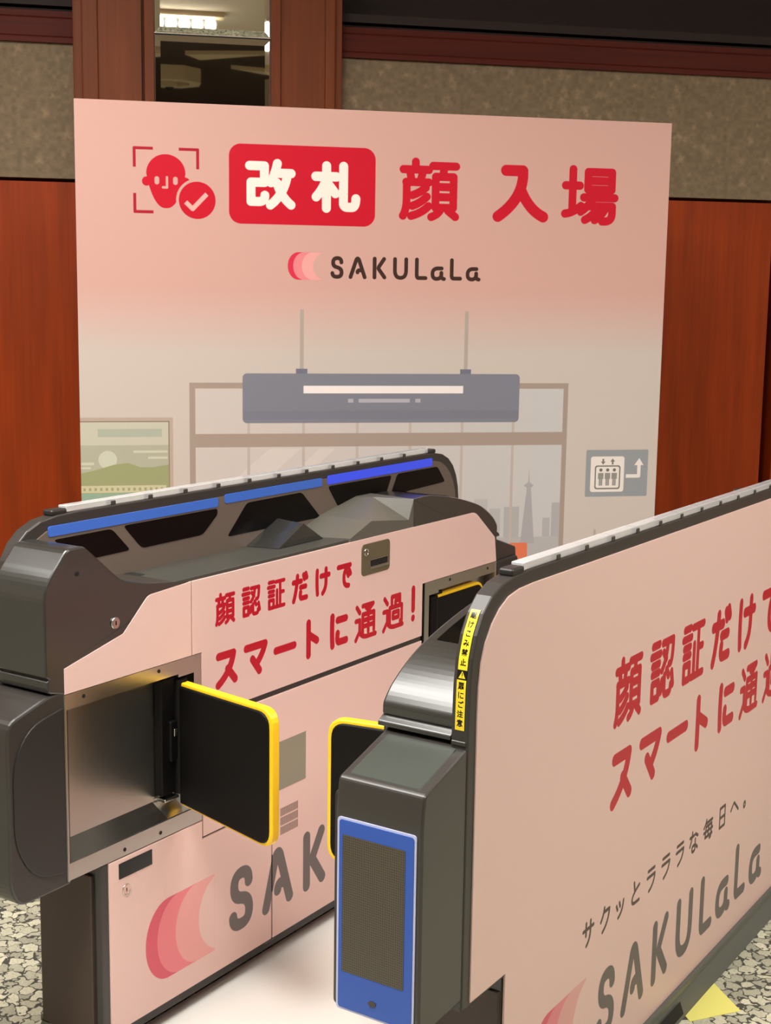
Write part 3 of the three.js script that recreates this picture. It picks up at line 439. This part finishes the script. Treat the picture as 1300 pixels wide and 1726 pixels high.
  const inner = part('inner_lining', exX(archPath(.022), XF - .002, XF + .002, .0005), M.fenceIn, fence);
  const win = (q) => part('window', exX(roundCorners(q.map(([d, y]) => [Pz(d), y]), .012, 4), XF + .001, XF + .0032, .0004), M.tinted, inner);
  win([[1.945, 1.099], [2.112, 1.100], [2.168, 1.046], [2.030, 1.044]]); win([[2.147, 1.102], [2.459, 1.102], [2.459, 1.088], [2.406, 1.047], [2.204, 1.045]]); win([[2.569, 1.103], [2.494, 1.030], [2.870, 1.030], [2.788, 1.104]]);
  win([[2.902, 1.107], [3.207, 1.106], [3.170, 1.045], [2.949, 1.048]]); win([[3.236, 1.107], [3.452, 1.107], [3.497, 1.058], [3.200, 1.050]]);
  for (const [a, b, y0, y1, v] of [[1.932, 2.462, 1.106, 1.128, 0], [2.486, 2.876, 1.110, 1.132, 0], [2.900, 3.422, 1.111, 1.135, 1]]) part('light_strip', exX(rr(Pz(b), Pz(a), y0, y1, .006), XF + .001, XF + .0034, .0004), v ? M.violet : M.blue, inner);
  const rail = part('clear_rail', bx(XO + .003, XO + .027, 1.1500, 1.1635, -.71, .71, .002), M.acrylic, fence);
  for (let k = 0; k < 11; k++) part('stud', bx(XO + .001, XO + .029, 1.1495, 1.1590, -.5875 + k * .1155, -.5735 + k * .1155, .002), M.stud, rail);
  for (const s of [1, -1]) part('end_cap', bx(XO + .001, XO + .029, 1.146, 1.159, s > 0 ? .708 : -.752, s > 0 ? .752 : -.708, .005), M.charDark, rail);
  // --- yellow caution label that follows the rim at end B
  { const path = archPath(-.0008), S = [0]; let k0 = 0; for (let i = 1; i < path.length; i++) S.push(S[i - 1] + Math.hypot(path[i][0] - path[i - 1][0], path[i][1] - path[i - 1][1]));
    const at = (s) => { let i = 1; while (i < S.length - 1 && S[i] < s) i++; const t = (s - S[i - 1]) / (S[i] - S[i - 1]); return [lerp(path[i - 1][0], path[i][0], t), lerp(path[i - 1][1], path[i][1], t)]; };
    const P = [], U = [], I = [], n = 24, s0 = .058, s1 = .258, xa = XF - .007, xb = XF - .025;   // the reader stands in front of end B, aisle side to the left
    for (let i = 0; i <= n; i++) { const [z2, y] = at(lerp(s0, s1, i / n)); P.push(xa, y, z2, xb, y, z2); U.push(0, i / n, 1, i / n); if (i < n) { const a = 2 * i; I.push(a, a + 1, a + 2, a + 1, a + 3, a + 2); } }
    const gg = new THREE.BufferGeometry(); gg.setAttribute('position', new THREE.Float32BufferAttribute(P, 3)); gg.setAttribute('uv', new THREE.Float32BufferAttribute(U, 2)); gg.setIndex(I); gg.computeVertexNormals();
    const m = part('warning_label', gg, new THREE.MeshStandardMaterial({ map: labelP, roughness: .25, side: THREE.DoubleSide }), fence); m.userData.label = 'yellow vertical caution label'; }
  return g;
}
ticketGate('pink ticket gate on the left, its aisle side with flap housing facing the viewer', -2.031, -2.70, 0, [.294, 0]);
ticketGate('pink ticket gate on the right, with blue framed screen on its near end', -1.133, -2.73, Math.PI, [0, .328]);

// ---------------------------------------------------------------- floor coverings
solo('floor_mat', bx(-1.985, -1.175, 0, .006, -4.1, -1.15, .002), M.mat, 'glossy white walkway mat on the floor between the two gates', 'mat');
{ const s = new THREE.Shape([[-1.022, -3.005], [-.922, -2.912], [-1.0, -2.80], [-1.09, -2.89]].map(([a, b]) => new THREE.Vector2(a, -b))); solo('floor_tape', new THREE.ExtrudeGeometry(s, { depth: .0015, bevelEnabled: false }).rotateX(-Math.PI / 2), M.tape, 'pale yellow tape square on the carpet at the foot of the right gate', 'tape'); }

renderer.render(scene, camera);
